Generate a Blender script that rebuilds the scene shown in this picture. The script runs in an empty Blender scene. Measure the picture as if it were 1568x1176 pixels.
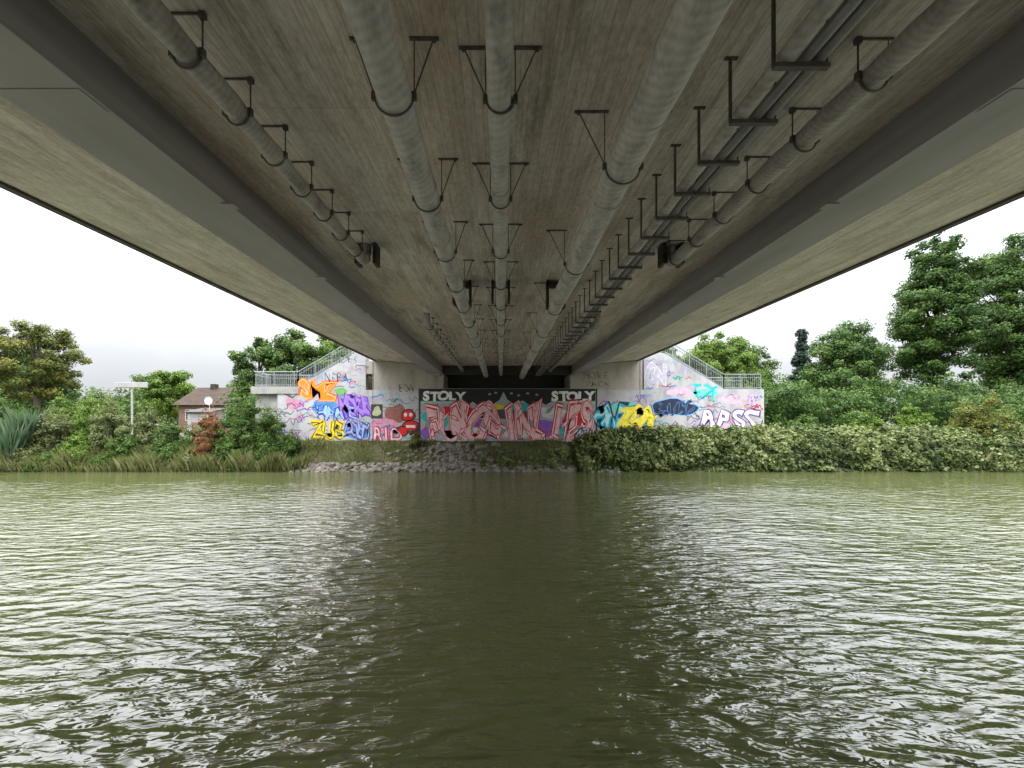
import bpy, math, random
import numpy as np
from mathutils import Vector, Matrix, noise as mnoise
random.seed(7); rng=np.random.default_rng(7)
scene=bpy.context.scene
col=scene.collection
CAMZ=3.3
# ------------------------------------------------------------------ materials
def new_mat(name):
    m=bpy.data.materials.new(name); m.use_nodes=True
    nt=m.node_tree; b=nt.nodes['Principled BSDF']
    return m,nt,b
def N(nt,t,**kw):
    n=nt.nodes.new(t)
    for k,v in kw.items():
        if k in n.inputs: n.inputs[k].default_value=v
        else: setattr(n,k,v)
    return n
def L(nt,a,b): nt.links.new(a,b)
def ramp(nt,fac,stops):
    r=nt.nodes.new('ShaderNodeValToRGB')
    e=r.color_ramp.elements
    while len(e)<len(stops): e.new(0.5)
    for i,(p,c) in enumerate(stops):
        e[i].position=p; e[i].color=(c[0],c[1],c[2],1)
    L(nt,fac,r.inputs[0]); return r.outputs[0]
def mix(nt,fac,a,b,mode='MIX'):
    m=nt.nodes.new('ShaderNodeMix'); m.data_type='RGBA'; m.blend_type=mode
    for s,v in ((m.inputs[0],fac),(m.inputs[6],a),(m.inputs[7],b)):
        if hasattr(v,'links'): L(nt,v,s)
        elif isinstance(v,(int,float)): s.default_value=v
        else: s.default_value=(v[0],v[1],v[2],1)
    return m.outputs[2]
def math_(nt,op,a,b=0.0,c=None):
    m=nt.nodes.new('ShaderNodeMath'); m.operation=op
    for i,v in enumerate((a,b,c)):
        if v is None: continue
        if hasattr(v,'links'): L(nt,v,m.inputs[i])
        else: m.inputs[i].default_value=v
    return m.outputs[0]
def coords(nt,scale=(1,1,1),rot=(0,0,0),loc=(0,0,0)):
    t=nt.nodes.new('ShaderNodeTexCoord'); mp=nt.nodes.new('ShaderNodeMapping')
    mp.inputs['Scale'].default_value=scale; mp.inputs['Rotation'].default_value=rot; mp.inputs['Location'].default_value=loc
    L(nt,t.outputs['Object'],mp.inputs[0]); return mp.outputs[0]
def noise(nt,vec,scale,detail=3,rough=.55,dist=0):
    n=nt.nodes.new('ShaderNodeTexNoise'); n.inputs['Scale'].default_value=scale
    n.inputs['Detail'].default_value=detail; n.inputs['Roughness'].default_value=rough; n.inputs['Distortion'].default_value=dist
    L(nt,vec,n.inputs['Vector']); return n.outputs[0]
def bump(nt,b,h,strength=.5,dist=.01):
    n=nt.nodes.new('ShaderNodeBump'); n.inputs['Strength'].default_value=strength; n.inputs['Distance'].default_value=dist
    L(nt,h,n.inputs['Height']); L(nt,n.outputs[0],b.inputs['Normal'])

def board_concrete(name,c_dark,c_mid,c_light,stain,boardw=.11,stainf=.6,contrast=.22):
    m,nt,b=new_mat(name)
    t=nt.nodes.new('ShaderNodeTexCoord'); sp=nt.nodes.new('ShaderNodeSeparateXYZ'); cb=nt.nodes.new('ShaderNodeCombineXYZ')
    L(nt,t.outputs['Object'],sp.inputs[0]); L(nt,sp.outputs[1],cb.inputs[0]); L(nt,sp.outputs[0],cb.inputs[1])
    br=nt.nodes.new('ShaderNodeTexBrick'); L(nt,cb.outputs[0],br.inputs['Vector'])
    br.inputs['Scale'].default_value=1; br.inputs['Brick Width'].default_value=3.4; br.inputs['Row Height'].default_value=boardw
    br.inputs['Mortar Size'].default_value=.004; br.inputs['Mortar Smooth'].default_value=.5; br.offset=.37
    br.inputs['Color1'].default_value=(.32,.32,.32,1); br.inputs['Color2'].default_value=(.68,.68,.68,1); br.inputs['Mortar'].default_value=(.3,.3,.3,1)
    b2=nt.nodes.new('ShaderNodeTexBrick'); L(nt,cb.outputs[0],b2.inputs['Vector']); b2.offset=0
    b2.inputs['Scale'].default_value=1; b2.inputs['Brick Width'].default_value=2.45; b2.inputs['Row Height'].default_value=1.3
    b2.inputs['Mortar Size'].default_value=.010; b2.inputs['Color1'].default_value=(.38,.38,.38,1); b2.inputs['Color2'].default_value=(.62,.62,.62,1); b2.inputs['Mortar'].default_value=(.30,.30,.30,1)
    n1=noise(nt,coords(nt,(2.8,.5,2.8)),1.2,5,.7,.4)
    n2=noise(nt,coords(nt,(1,.45,1)),.55,3,.6,.5)
    n3=noise(nt,coords(nt,(1.4,.7,1)),14,3,.75)
    n4=noise(nt,coords(nt,(26,.7,26)),1.0,2,.6)
    base=ramp(nt,n1,[(.3,c_dark),(.5,c_mid),(.72,c_light)])
    base=mix(nt,contrast,base,br.outputs['Color'],'OVERLAY')
    base=mix(nt,.42,base,b2.outputs['Color'],'OVERLAY')
    st=ramp(nt,n2,[(.45,(0,0,0)),(.70,(1,1,1))])
    base=mix(nt,math_(nt,'MULTIPLY',st,stainf),base,stain)
    n5=noise(nt,coords(nt,(1,.6,1),loc=(5,3,1)),.9,4,.75)
    base=mix(nt,math_(nt,'MULTIPLY',ramp(nt,n5,[(.5,(0,0,0)),(.68,(1,1,1))]),.50),base,c_dark)
    base=mix(nt,.38,base,ramp(nt,n3,[(.3,(.2,.2,.2)),(.7,(.8,.8,.8))]),'OVERLAY')
    base=mix(nt,math_(nt,'MULTIPLY',ramp(nt,n4,[(.54,(0,0,0)),(.68,(1,1,1))]),.40),base,c_dark)
    base=mix(nt,math_(nt,'MULTIPLY',br.outputs['Fac'],.42),base,(.14,.115,.105))
    L(nt,base,b.inputs['Base Color']); b.inputs['Roughness'].default_value=.92
    bump(nt,b,math_(nt,'ADD',math_(nt,'MULTIPLY',br.outputs['Fac'],-.6),n3),.6,.005); return m
M_soff=board_concrete('soffit_concrete',(.35,.295,.27),(.62,.555,.53),(.78,.715,.70),(.54,.40,.31),.11,.6,.28)
M_cant=board_concrete('cantilever_concrete',(.38,.335,.29),(.60,.545,.495),(.74,.685,.635),(.48,.44,.36),.07,.6,.16)

def simple(name,c,rough=.7,metal=0,var=.25,nscale=3,bumpd=0,stretch=(1,1,1)):
    m,nt,b=new_mat(name)
    n1=noise(nt,coords(nt,stretch),nscale,4,.6)
    c2=tuple(x*(1-var) for x in c); c3=tuple(min(1,x*(1+var)) for x in c)
    L(nt,ramp(nt,n1,[(.3,c2),(.7,c3)]),b.inputs['Base Color'])
    b.inputs['Roughness'].default_value=rough; b.inputs['Metallic'].default_value=metal
    if bumpd: bump(nt,b,n1,.6,bumpd)
    return m
M_steel=simple('girder_paint',(.27,.252,.262),.5,0,.22,1.2,0,(1,.2,3))
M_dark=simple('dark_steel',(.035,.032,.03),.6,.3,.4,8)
M_hang=simple('galvanised_hanger',(.10,.092,.09),.6,.2,.4,10)
M_edge=simple('edge_strip',(.075,.065,.06),.8,0,.4,2)
M_rail=simple('railing_steel',(.22,.24,.25),.45,.3,.2,5)
M_asph=simple('asphalt',(.05,.05,.052),.9,0,.2,20)
M_white=simple('white_paint',(.6,.61,.61),.5,0,.06,4)
M_conc=simple('plain_concrete',(.30,.29,.275),.85,0,.2,2,.004)
M_shed=simple('shed_render',(.34,.33,.32),.85,0,.15,2)
def pipe_mat(name,c,freq=3.2):
    m,nt,b=new_mat(name)
    w=nt.nodes.new('ShaderNodeTexWave'); w.bands_direction='Y'; w.inputs['Scale'].default_value=freq; w.inputs['Distortion'].default_value=3.5; w.inputs['Detail'].default_value=2
    L(nt,coords(nt,(1,1,1),(.25,0,.35)),w.inputs['Vector'])
    n1=noise(nt,coords(nt,(2,1,2)),2.5,5,.7)
    base=ramp(nt,n1,[(.28,tuple(x*.5 for x in c)),(.5,c),(.75,tuple(min(1,x*1.3) for x in c))])
    base=mix(nt,.08,base,w.outputs['Color'],'OVERLAY')
    L(nt,base,b.inputs['Base Color']); b.inputs['Roughness'].default_value=.6
    bump(nt,b,math_(nt,'ADD',math_(nt,'MULTIPLY',w.outputs['Fac'],.35),n1),.7,.014); return m
M_pipe=pipe_mat('pipe_wrap',(.44,.405,.405))
M_pipe2=pipe_mat('pipe_wrap_mesh',(.37,.335,.325),5)
M_cable=simple('cable_sleeve',(.22,.21,.22),.5,0,.2,6)
def wall_mat(name,tint,spray=.0):
    m,nt,b=new_mat(name)
    n1=noise(nt,coords(nt,(1,1,.35)),1.2,5,.65)
    n3=noise(nt,coords(nt),18,3,.6)
    base=ramp(nt,n1,[(.25,tuple(x*.6 for x in tint)),(.5,tint),(.75,tuple(min(.85,x*1.15) for x in tint))])
    if spray:
        cv=noise(nt,coords(nt,(1,1,1.4)),.8,3,.5,1.2)
        hue=noise(nt,coords(nt,loc=(9,4,7)),.6,2,.5,.6)
        rc=ramp(nt,hue,[(.3,(.30,.12,.34)),(.42,(.08,.30,.42)),(.5,(.42,.20,.26)),(.58,(.17,.22,.45)),(.7,(.45,.38,.14))])
        fac=math_(nt,'MULTIPLY',ramp(nt,cv,[(.53,(0,0,0)),(.58,(1,1,1))]),spray)
        base=mix(nt,fac,base,rc)
    base=mix(nt,.25,base,n3,'OVERLAY')
    L(nt,base,b.inputs['Base Color']); b.inputs['Roughness'].default_value=.85
    bump(nt,b,n3,.4,.004); return m
M_wall=wall_mat('painted_abutment',(.40,.395,.405),.35)
M_wallup=wall_mat('bare_abutment',(.34,.305,.275))
M_rock=simple('rock',(.13,.113,.095),.9,0,.6,2.2,.01)
_pc={}
PS=.74
def paint(c):
    k=tuple(round(x,3) for x in c)
    if k not in _pc:
        m_=sum(c)/3; c2=tuple(min(.85,max(.004,(m_+(x-m_)*1.35))*PS) for x in c)
        _pc[k]=simple('spray_paint_%02d'%len(_pc),c2,.65,0,.2,3.5)
    return _pc[k]
def leaf_mat(name,dark,mid,light,transl=.25,k=.95):
    m,nt,b=new_mat(name)
    dark,mid,light=[tuple(x*k for x in c) for c in (dark,mid,light)]
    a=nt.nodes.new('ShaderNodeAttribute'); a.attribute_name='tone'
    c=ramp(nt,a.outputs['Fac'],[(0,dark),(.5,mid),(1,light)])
    L(nt,c,b.inputs['Base Color']); b.inputs['Roughness'].default_value=.55
    b.inputs['Specular IOR Level'].default_value=.25
    tr=nt.nodes.new('ShaderNodeBsdfTranslucent'); L(nt,mix(nt,.5,c,(.10,.16,.02)),tr.inputs[0])
    ms=nt.nodes.new('ShaderNodeMixShader'); ms.inputs[0].default_value=transl
    out=nt.nodes['Material Output']; L(nt,b.outputs[0],ms.inputs[1]); L(nt,tr.outputs[0],ms.inputs[2]); L(nt,ms.outputs[0],out.inputs[0])
    return m
LM={
 'green':leaf_mat('leaf_green',(.03,.065,.014),(.065,.125,.022),(.12,.19,.035)),
 'dark':leaf_mat('leaf_dark',(.026,.06,.015),(.054,.112,.022),(.11,.18,.036)),
 'light':leaf_mat('leaf_light',(.06,.11,.016),(.11,.19,.024),(.18,.26,.04)),
 'yellow':leaf_mat('leaf_yellow',(.06,.08,.02),(.13,.15,.03),(.23,.21,.045)),
 'grey':leaf_mat('leaf_grey',(.065,.085,.03),(.13,.155,.055),(.22,.24,.10)),
 'red':leaf_mat('leaf_red',(.07,.05,.02),(.20,.07,.03),(.30,.12,.05)),
 'reed':leaf_mat('leaf_reed',(.04,.08,.04),(.09,.15,.08),(.15,.22,.13)),
 'bramble':leaf_mat('leaf_bramble',(.026,.042,.012),(.085,.12,.03),(.25,.28,.11)),
 'grass':leaf_mat('leaf_grass',(.06,.08,.025),(.15,.165,.055),(.30,.27,.13)),
 'pine':leaf_mat('leaf_pine',(.01,.025,.018),(.02,.045,.03),(.04,.07,.045),.1),
}
M_bark=simple('bark',(.10,.08,.06),.9,0,.4,5,.02)
# ------------------------------------------------------------------ mesh builder
class MB:
    def __init__(s): s.v=[];s.f=[];s.m=[]
    def add(s,vs,fs,mat=0):
        o=len(s.v); s.v+= [tuple(p) for p in vs]; s.f+=[tuple(i+o for i in q) for q in fs]; s.m+=[mat]*len(fs)
    def box(s,x0,x1,y0,y1,z0,z1,mat=0):
        s.add([(x0,y0,z0),(x1,y0,z0),(x1,y1,z0),(x0,y1,z0),(x0,y0,z1),(x1,y0,z1),(x1,y1,z1),(x0,y1,z1)],
              [(0,3,2,1),(4,5,6,7),(0,1,5,4),(1,2,6,5),(2,3,7,6),(3,0,4,7)],mat)
    def tube(s,pts,rad,n=8,mat=0,cap=True):
        pts=[Vector(p) for p in pts]
        if not hasattr(rad,'__len__'): rad=[rad]*len(pts)
        o=len(s.v); k=len(pts)
        for i,p in enumerate(pts):
            d=(pts[min(i+1,k-1)]-pts[max(i-1,0)]).normalized()
            ref=Vector((0,0,1)) if abs(d.z)<.9 else Vector((0,1,0))
            a=d.cross(ref).normalized(); b=d.cross(a)
            for j in range(n):
                t=2*math.pi*j/n; q=p+(a*math.cos(t)+b*math.sin(t))*rad[i]; s.v.append(tuple(q))
        for i in range(k-1):
            for j in range(n):
                s.f.append((o+i*n+j,o+i*n+(j+1)%n,o+(i+1)*n+(j+1)%n,o+(i+1)*n+j)); s.m.append(mat)
        if cap:
            s.f.append(tuple(o+j for j in range(n))[::-1]); s.m.append(mat)
            s.f.append(tuple(o+(k-1)*n+j for j in range(n))); s.m.append(mat)
    def prism(s,poly,y0,y1,mats=None,mat=0):
        n=len(poly); o=len(s.v)
        s.v+=[(x,y0,z) for x,z in poly]+[(x,y1,z) for x,z in poly]
        for i in range(n):
            j=(i+1)%n; s.f.append((o+i,o+n+i,o+n+j,o+j)); s.m.append(mats[i] if mats else mat)
        s.f.append(tuple(o+i for i in range(n))); s.m.append(mat)
        s.f.append(tuple(o+n+i for i in range(n))[::-1]); s.m.append(mat)
    def build(s,name,mats,parent=None,smooth=False,bevel=0):
        me=bpy.data.meshes.new(name); me.from_pydata(s.v,[],s.f)
        for m in mats: me.materials.append(m)
        me.polygons.foreach_set('material_index',s.m)
        if smooth: me.polygons.foreach_set('use_smooth',[True]*len(s.f))
        me.update()
        ob=bpy.data.objects.new(name,me); col.objects.link(ob)
        if bevel:
            b=ob.modifiers.new('bevel','BEVEL'); b.width=bevel; b.segments=2; b.limit_method='ANGLE'
        if parent: ob.parent=parent
        return ob
def empty(name,loc=(0,0,0)):
    e=bpy.data.objects.new(name,None); e.location=loc; col.objects.link(e); return e
# ------------------------------------------------------------------ BRIDGE
XL,XR=-9.0,9.8; Y0,Y1=-16,28.0
bridge=empty('concrete_bridge')
mb=MB()
poly=[(XL,7.56),(XL+1.3,7.47),(-5.0,7.24),(-4.2,7.2),(5.1,7.2),(5.8,7.24),(XR-1.3,7.47),(XR,7.56),(XR,8.1),(XL,8.1)]
mb.prism(poly,Y0,31,mats=[1,1,0,0,0,1,1,2,2,2],mat=2)
mb.build('deck_slab',[M_soff,M_cant,M_conc],bridge)
mb=MB()
for x0,x1 in ((XL-.06,XL+.10),(XR-.10,XR+.06)):
    mb.box(x0,x1,Y0,30.8,7.50,8.16)
mb.build('edge_beam',[M_edge],bridge)
mb=MB()
for xi,xo in ((-4.16,-5.1),(5.05,5.9)):
    a,b_=min(xi,xo),max(xi,xo)
    mb.box(a+.05,b_-.05,Y0,28.6,6.645,7.26)
    mb.box(a-.0,b_+.0,Y0,28.6,6.60,6.645)
    y=2.9
    while y<27:
        mb.box(xi-.10,xi+.10,y,y+.16,6.580,6.597); y+=3.05
    for ys in (3.9,16.5):
        mb.box(a+.04,b_-.04,ys,ys+.30,6.592,6.5985)
mb.build('box_girders',[M_steel],bridge,bevel=.012)
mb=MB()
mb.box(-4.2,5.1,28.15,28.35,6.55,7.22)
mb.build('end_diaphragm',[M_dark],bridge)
mb=MB(); mb.box(-7.5,8.3,Y0,300,8.104,8.11); mb.build('road_surface',[M_asph],bridge)
mb=MB()
for x in (XL+.1,XR-.1):
    for z in (8.35,8.65,8.95,9.25): mb.tube([(x,Y0,z),(x,40,z)],.025,6)
    y=Y0+.1
    while y<40: mb.box(x-.03,x+.03,y,y+.06,8.1,9.25); y+=1.8
mb.build('bridge_railing',[M_rail],bridge)

# ------------------------------------------------------------------ PIPES
def wobble_tube(mb,x,z,y0,y1,r,n=20,step=.12,amp=.03,mat=0):
    ys=np.arange(y0,y1,step); pts=[];rr=[]
    ph=random.random()*9
    for y in ys:
        pts.append((x+.012*math.sin(y*.9+ph),y,z+.010*math.sin(y*1.3+ph)))
        rr.append(r*(1+amp*mnoise.noise(Vector((ph,y*2.2,0)))+amp*.6*math.sin(y*7.1+ph)))
    mb.tube(pts,rr,n,mat)
    y=y0+random.random()
    while y<y1-.2:
        mb.tube([(x,y,z),(x,y+.05,z)],r*1.045,n,mat); y+=1.55
def hanger(mb,x,z,r,y,spread,side=0,strut=True):
    pts=[]
    for k in range(13):
        t=math.pi*k/12; pts.append((x-(r+.02)*math.cos(t),y,z-(r+.02)*math.sin(t)))
    mb.tube(pts,.011,6)
    for s in (-1,1):
        xe=x+s*(r+.03)
        mb.box(xe-.025,xe+.025,y-.022,y+.022,z-.03,z+.04)
        mb.tube([(xe,y,z+.03),(xe,y,7.2)],.007,5)
        if strut:
            xo=xe+s*spread
            mb.tube([(xe,y,z+.03),(xo,y,7.2)],.008,5)
            mb.box(min(xe,xo)-.05,max(xe,xo)+.05,y-.018,y+.018,7.186,7.199)
            mb.box(xo-.02,xo+.02,y-.02,y+.02,7.165,7.186)
def pipe_obj(name,x,dz,r,y0,y1,hy,spread,mat=M_pipe,amp=.03,strut=True,end_up=False,start_up=False,bracket=None):
    e=empty(name); z=CAMZ+dz
    mb=MB(); wobble_tube(mb,x,z,y0,y1,r,amp=amp)
    if end_up: mb.tube([(x,y1-.12,z),(x,y1+.05,z+.01),(x,y1+.17,z+.08),(x,y1+.22,z+.2),(x,y1+.22,7.22)],[r,r*1.04,r*1.04,r*1.02,r],16)
    if start_up: mb.tube([(x,y0+.1,z),(x,y0-.05,z+.01),(x,y0-.17,z+.08),(x,y0-.22,z+.2),(x,y0-.22,7.22)],[r,r*1.04,r*1.04,r*1.02,r],16)
    mb.build('pipe',[mat],e,True)
    mb=MB()
    for y in hy:
        if bracket:
            pts=[(x-(r+.02)*math.cos(math.pi*k/12),y,z-(r+.02)*math.sin(math.pi*k/12)) for k in range(13)]
            mb.tube(pts,.012,6)
            for s in (-1,1):
                xe=x+s*(r+.03); mb.box(xe-.022,xe+.022,y-.022,y+.022,z-.03,z+.05)
                mb.tube([(xe,y,z),(xe,y,7.17)],.006 if s!=bracket else .009,6)
            xe=x+bracket*(r+.03); xe2=xe-bracket*(2*r+.12)
            mb.box(xe-.03,xe+.03,y-.022,y+.022,7.14,7.199)
            mb.box(min(xe,xe2),max(xe,xe2),y-.008,y+.008,7.180,7.199)
        else: hanger(mb,x,z,r,y,spread,strut=strut)
    mb.build('hangers',[M_hang],e)
    return e
ar=np.arange
pipe_obj('drain_pipe',-3.0,3.5,.115,-15,8.5,ar(.15,8.6,.72),0,M_pipe2,.10,bracket=1,end_up=True)
pipe_obj('drain_pipe',-2.72,3.55,.11,14.6,28.1,ar(14.9,28,.95),0,M_pipe2,.08,bracket=1,start_up=True)
pipe_obj('water_pipe',-1.09,3.3,.175,-15,29,ar(2.15,28,1.85),.20,M_pipe,.012)
pipe_obj('water_pipe',-.005,3.35,.125,-15,29,ar(2.25,28,1.85),.23,M_pipe,.012)
pipe_obj('heating_pipe',1.54,3.2,.20,-15,29,ar(1.85,28,3.1),.33,M_pipe,.010)
pipe_obj('drain_pipe',3.8,3.5,.125,-15,8.6,ar(.4,8.6,.9),0,M_pipe2,.10,bracket=-1,end_up=True)
pipe_obj('drain_pipe',3.5,3.55,.12,14.4,28.1,ar(14.7,28,.95),0,M_pipe2,.08,bracket=-1,start_up=True)
mb=MB()
for x,dz in ((-1.09,3.3),(-.005,3.35),(1.54,3.2)):
    mb.box(x-.26,x-.2,10.9,11.2,CAMZ+dz-.05,7.2); mb.box(x+.2,x+.26,10.9,11.2,CAMZ+dz-.05,7.2); mb.box(x-.26,x+.26,10.9,11.2,7.05,7.15)
for x in (-2.98,3.8): 
    mb.box(x+.16,x+.24,8.6,8.9,6.75,7.2); mb.box(x-.24,x-.16,8.6,8.9,6.75,7.2)
mb.build('anchor_frames',[M_dark],bridge)
e=empty('cable_rack'); mb=MB()
for dx,r,mt in ((-.12,.075,0),(.03,.055,1),(.155,.055,1)):
    z=CAMZ+3.2+.03+r
    wobble_tube(mb,2.72+dx,z,-15,29,r,12,.15,.03,mt)
mb.build('cables',[M_pipe,M_cable],e,True)
mb=MB()
y=.2
while y<28:
    mb.box(2.72-.25,2.72+.25,y-.024,y+.024,CAMZ+3.2-.018,CAMZ+3.2+.025)
    mb.box(2.72-.262,2.72-.238,y-.014,y+.014,CAMZ+3.2,7.2)
    mb.box(2.72+.228,2.72+.24,y-.008,y+.008,CAMZ+3.2,7.2)
    mb.box(2.72-.31,2.72-.17,y-.018,y+.018,7.185,7.199)
    y+=.67
mb.build('rack_hangers',[M_hang],e)

# ------------------------------------------------------------------ ABUTMENT
YW=28.0; S=YW/600.0
def wx(p): return (p-767)*S
def wz(p): return CAMZ+(643-p)*S
abut=empty('graffiti_abutment')
mb=MB()
outer=[(wx(425),-.5),(wx(1170),-.5),(wx(1170),wz(596)),(wx(1110),wz(596)),(wx(1018),wz(541)),(wx(986),wz(536)),(wx(986),wz(597)),
       (wx(560),wz(597)),(wx(560),wz(536)),(wx(546),wz(540)),(wx(455),wz(592)),(wx(425),wz(592))]
mb.prism(outer,YW,YW+.6,mat=0)
mb.build('painted_wall',[M_wall],abut)
mb=MB()
mb.box(wx(572),-4.12,YW+.02,YW+3.2,wz(597)+.002,6.598)
mb.box(wx(572),-5.12,YW+.02,YW+3.2,6.598,7.22)
mb.box(-9.9,-8.3,YW+.05,YW+3.2,6.6,7.5)
mb.box(4.97,wx(984),YW+.02,YW+3.2,wz(597)+.002,6.598)
mb.box(5.92,wx(984),YW+.02,YW+3.2,6.598,7.22)
mb.prism([(-8.99,7.22),(-5.12,7.22),(-5.12,7.23),(-8.99,7.54)],YW+.02,YW+3)
mb.prism([(5.92,7.22),(wx(984),7.22),(wx(984),7.55),(5.92,7.23)],YW+.02,YW+3)
mb.build('bridge_seat_blocks',[M_wallup],abut)
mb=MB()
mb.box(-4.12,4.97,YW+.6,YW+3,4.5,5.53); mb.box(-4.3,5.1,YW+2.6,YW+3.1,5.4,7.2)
mb.build('bearing_shelf',[M_dark],abut)  # not steel: shade of the seat recess put into the shelf and back wall colour
mb=MB(); mb.box(-5.0,-4.3,27.7,28.3,wz(573)-.13,6.598); mb.box(5.15,5.8,27.7,28.3,wz(573)-.13,6.598)
mb.build('bearings',[M_wallup],abut)
mb=MB()
mb.box(wx(385),wx(457),YW-.08,YW+2.6,wz(603),wz(592)); mb.box(wx(387),wx(425)-.003,YW+.3,YW+2.4,.5,wz(603)+.001)
mb.box(wx(1108),wx(1168),YW+.602,YW+2.6,wz(605),wz(594)); mb.box(wx(1165),wx(1169),YW+.602,YW+2.4,.5,wz(605)+.001)
mb.build('stair_landings',[M_conc],abut)
mb=MB()
for px in (571,980): mb.box(wx(px)-.03,wx(px)+.03,YW-.004,YW-.001,wz(680),wz(552))
mb.build('joint_lines',[paint((.22,.21,.2))],abut)
def stair(xa,za,xb,zb,y0,y1):
    e=empty('concrete_staircase'); mb=MB(); n=14
    for i in range(n):
        t0=i/n; t1=(i+1)/n
        x0=xa+(xb-xa)*t0; x1=xa+(xb-xa)*t1; z1=za+(zb-za)*t1
        mb.box(min(x0,x1),max(x0,x1),y0,y1,z1-.5,z1)
    mb.build('steps',[M_conc],e); return e
stair(wx(455),wz(592),wx(548),wz(541),YW+.605,YW+2.4)
stair(wx(1110),wz(596),wx(1018),wz(541),YW+.605,YW+2.4)
def railing(path,name='steel_railing'):
    mb=MB()
    for (a,b) in zip(path[:-1],path[1:]):
        a=Vector(a);b=Vector(b); d=b-a; ln=d.length
        mb.tube([a+Vector((0,0,1.08)),b+Vector((0,0,1.08))],.032,6)
        mb.tube([a+Vector((0,0,.12)),b+Vector((0,0,.12))],.02,6)
        mb.tube([a+Vector((0,0,.85)),b+Vector((0,0,.85))],.018,6)
        k=max(2,int(ln/.14))
        for i in range(k+1):
            p=a+d*(i/k); post=(i%10==0 or i==k)
            w=.028 if post else .009
            mb.box(p.x-w,p.x+w,p.y-w,p.y+w,p.z,p.z+1.08)
    return mb.build(name,[M_rail])
for yy in (YW+.15,YW+2.35):
    railing([(wx(387),yy,wz(592)),(wx(455),yy,wz(592)),(wx(546),yy,wz(540)+.02),(wx(566),yy,wz(536))])
    railing([(wx(1167),yy,wz(596)),(wx(1110),yy,wz(596)),(wx(1018),yy,wz(541)+.02),(wx(992),yy,wz(536))])
railing([(wx(387),YW+.15,wz(592)),(wx(387),YW+2.35,wz(592))])

# ------------------------------------------------------------------ GRAFFITI
def flat(name,polys,colr,off):
    mb=MB()
    for p in polys:
        mb.add([(wx(x),YW-off,wz(y)) for x,y in p],[tuple(range(len(p)))])
    return mb.build(name,[paint(colr)],abut)
def blob(cx,cy,rx,ry,n=22,j=.22,seed=0):
    r=random.Random(seed); ph=[r.random()*6.28 for _ in range(4)]
    out=[]
    for i in range(n):
        t=2*math.pi*i/n; k=1+j*(math.sin(3*t+ph[0])*.5+math.sin(5*t+ph[1])*.35+math.sin(2*t+ph[2])*.4)
        out.append((cx+rx*k*math.cos(t),cy+ry*k*math.sin(t)))
    return out[::-1]
def text_mesh(ch,offset):
    cu=bpy.data.curves.new('t','FONT'); cu.body=ch; cu.size=1; cu.offset=offset
    cu.resolution_u=5; cu.align_x='CENTER'
    ob=bpy.data.objects.new('t',cu); col.objects.link(ob); bpy.context.view_layer.update()
    dg=bpy.context.evaluated_depsgraph_get(); me=bpy.data.meshes.new_from_object(ob.evaluated_get(dg))
    v=[tuple(p.co) for p in me.vertices]; f=[tuple(p.vertices) for p in me.polygons]
    bpy.data.objects.remove(ob); bpy.data.meshes.remove(me)
    return v,f
def piece(name,word,x0,x1,ytop,ybot,layers,base=.006,seed=1,warp=.08,overlap=1.25,rise=0.0,rotj=.16):
    r=random.Random(seed); n=len(word)
    W=(x1-x0)/n; H=(ybot-ytop)
    par=[(r.uniform(-rotj,rotj),r.uniform(.9,1.15),r.uniform(-.05,.05),r.random()*6) for _ in word]
    for li,(off,c) in enumerate(layers):
        mb=MB()
        for i,ch in enumerate(word):
            v,f=text_mesh(ch,off)
            if not v: continue
            rot,sc,dy,ph=par[i]
            cx=x0+W*(i+.5); cy=ybot-rise*(i/n)
            vs=[]
            for (x,y,z) in v:
                x*=W*overlap/.68; yy=(y-.36)*sc
                x2=x+W*rot*4*yy*.5+warp*W*math.sin(yy*9+ph); y2=yy+warp*.6*math.sin(x/W*5+ph)
                vs.append((wx(cx+x2),YW-(base+li*.0025+ (i%2)*.0009),wz(cy-(y2+.36+dy)*H/.74)))
            mb.add(vs,f)
        mb.build(name,[paint(c)],abut)
flat('mural_background',[[(642,678),(913,678),(913,595),(642,595)]],(.44,.45,.50),.002)
flat('mural_frame',[[(641,680),(644,680),(644,595),(641,595)],[(912,680),(914.5,680),(914.5,595),(912,595)]],(.03,.03,.035),.0045)
flat('mural_black_band',[[(644,614),(712,614),(716,621),(724,615),(733,622),(741,614),(752,621),(765,612),(771,600),(777,612),(789,620),(800,613),(812,621),(824,614),(836,620),(846,614),(911.5,614),(911.5,595.4),(644,595.4)]],(.008,.009,.012),.0042)
flat('mural_pale_strip',[[(644,618),(700,618),(700,615.5),(644,615.5)],[(850,618),(911,618),(911,615.5),(850,615.5)]],(.4,.65,.6),.0046)
flat('mural_patch_red',[blob(700,630,35,8,seed=2),blob(885,640,24,12,seed=4)],(.62,.06,.09),.0036)
flat('mural_patch_teal',[blob(668,640,22,16,seed=5),blob(800,626,30,9,seed=6),blob(866,660,22,12,seed=7)],(.05,.45,.43),.003)
flat('mural_patch_violet',[blob(740,655,34,14,seed=8),blob(830,655,26,14,seed=9),blob(655,662,12,9,seed=19)],(.30,.18,.52),.0033)
flat('mural_patch_pale',[blob(715,662,22,10,seed=61),blob(786,662,24,10,seed=62),blob(846,632,22,9,seed=63),blob(898,662,10,12,seed=64)],(.72,.74,.76),.0034)
flat('mural_patch_grey',[blob(780,634,40,7,seed=11)],(.08,.08,.10),.0038)
flat('mural_patch_yellow',[blob(760,623,14,4,seed=12),blob(690,668,12,5,seed=13)],(.8,.6,.10),.0041)
piece('mural_letters','FUKOSINLIES',650,910,622,674,[(.10,(.55,.02,.06)),(.075,(.9,.88,.9)),(.05,(.66,.05,.10)),(.022,(.90,.62,.64))],.006,31,.13,1.10,5,.26)
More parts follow.
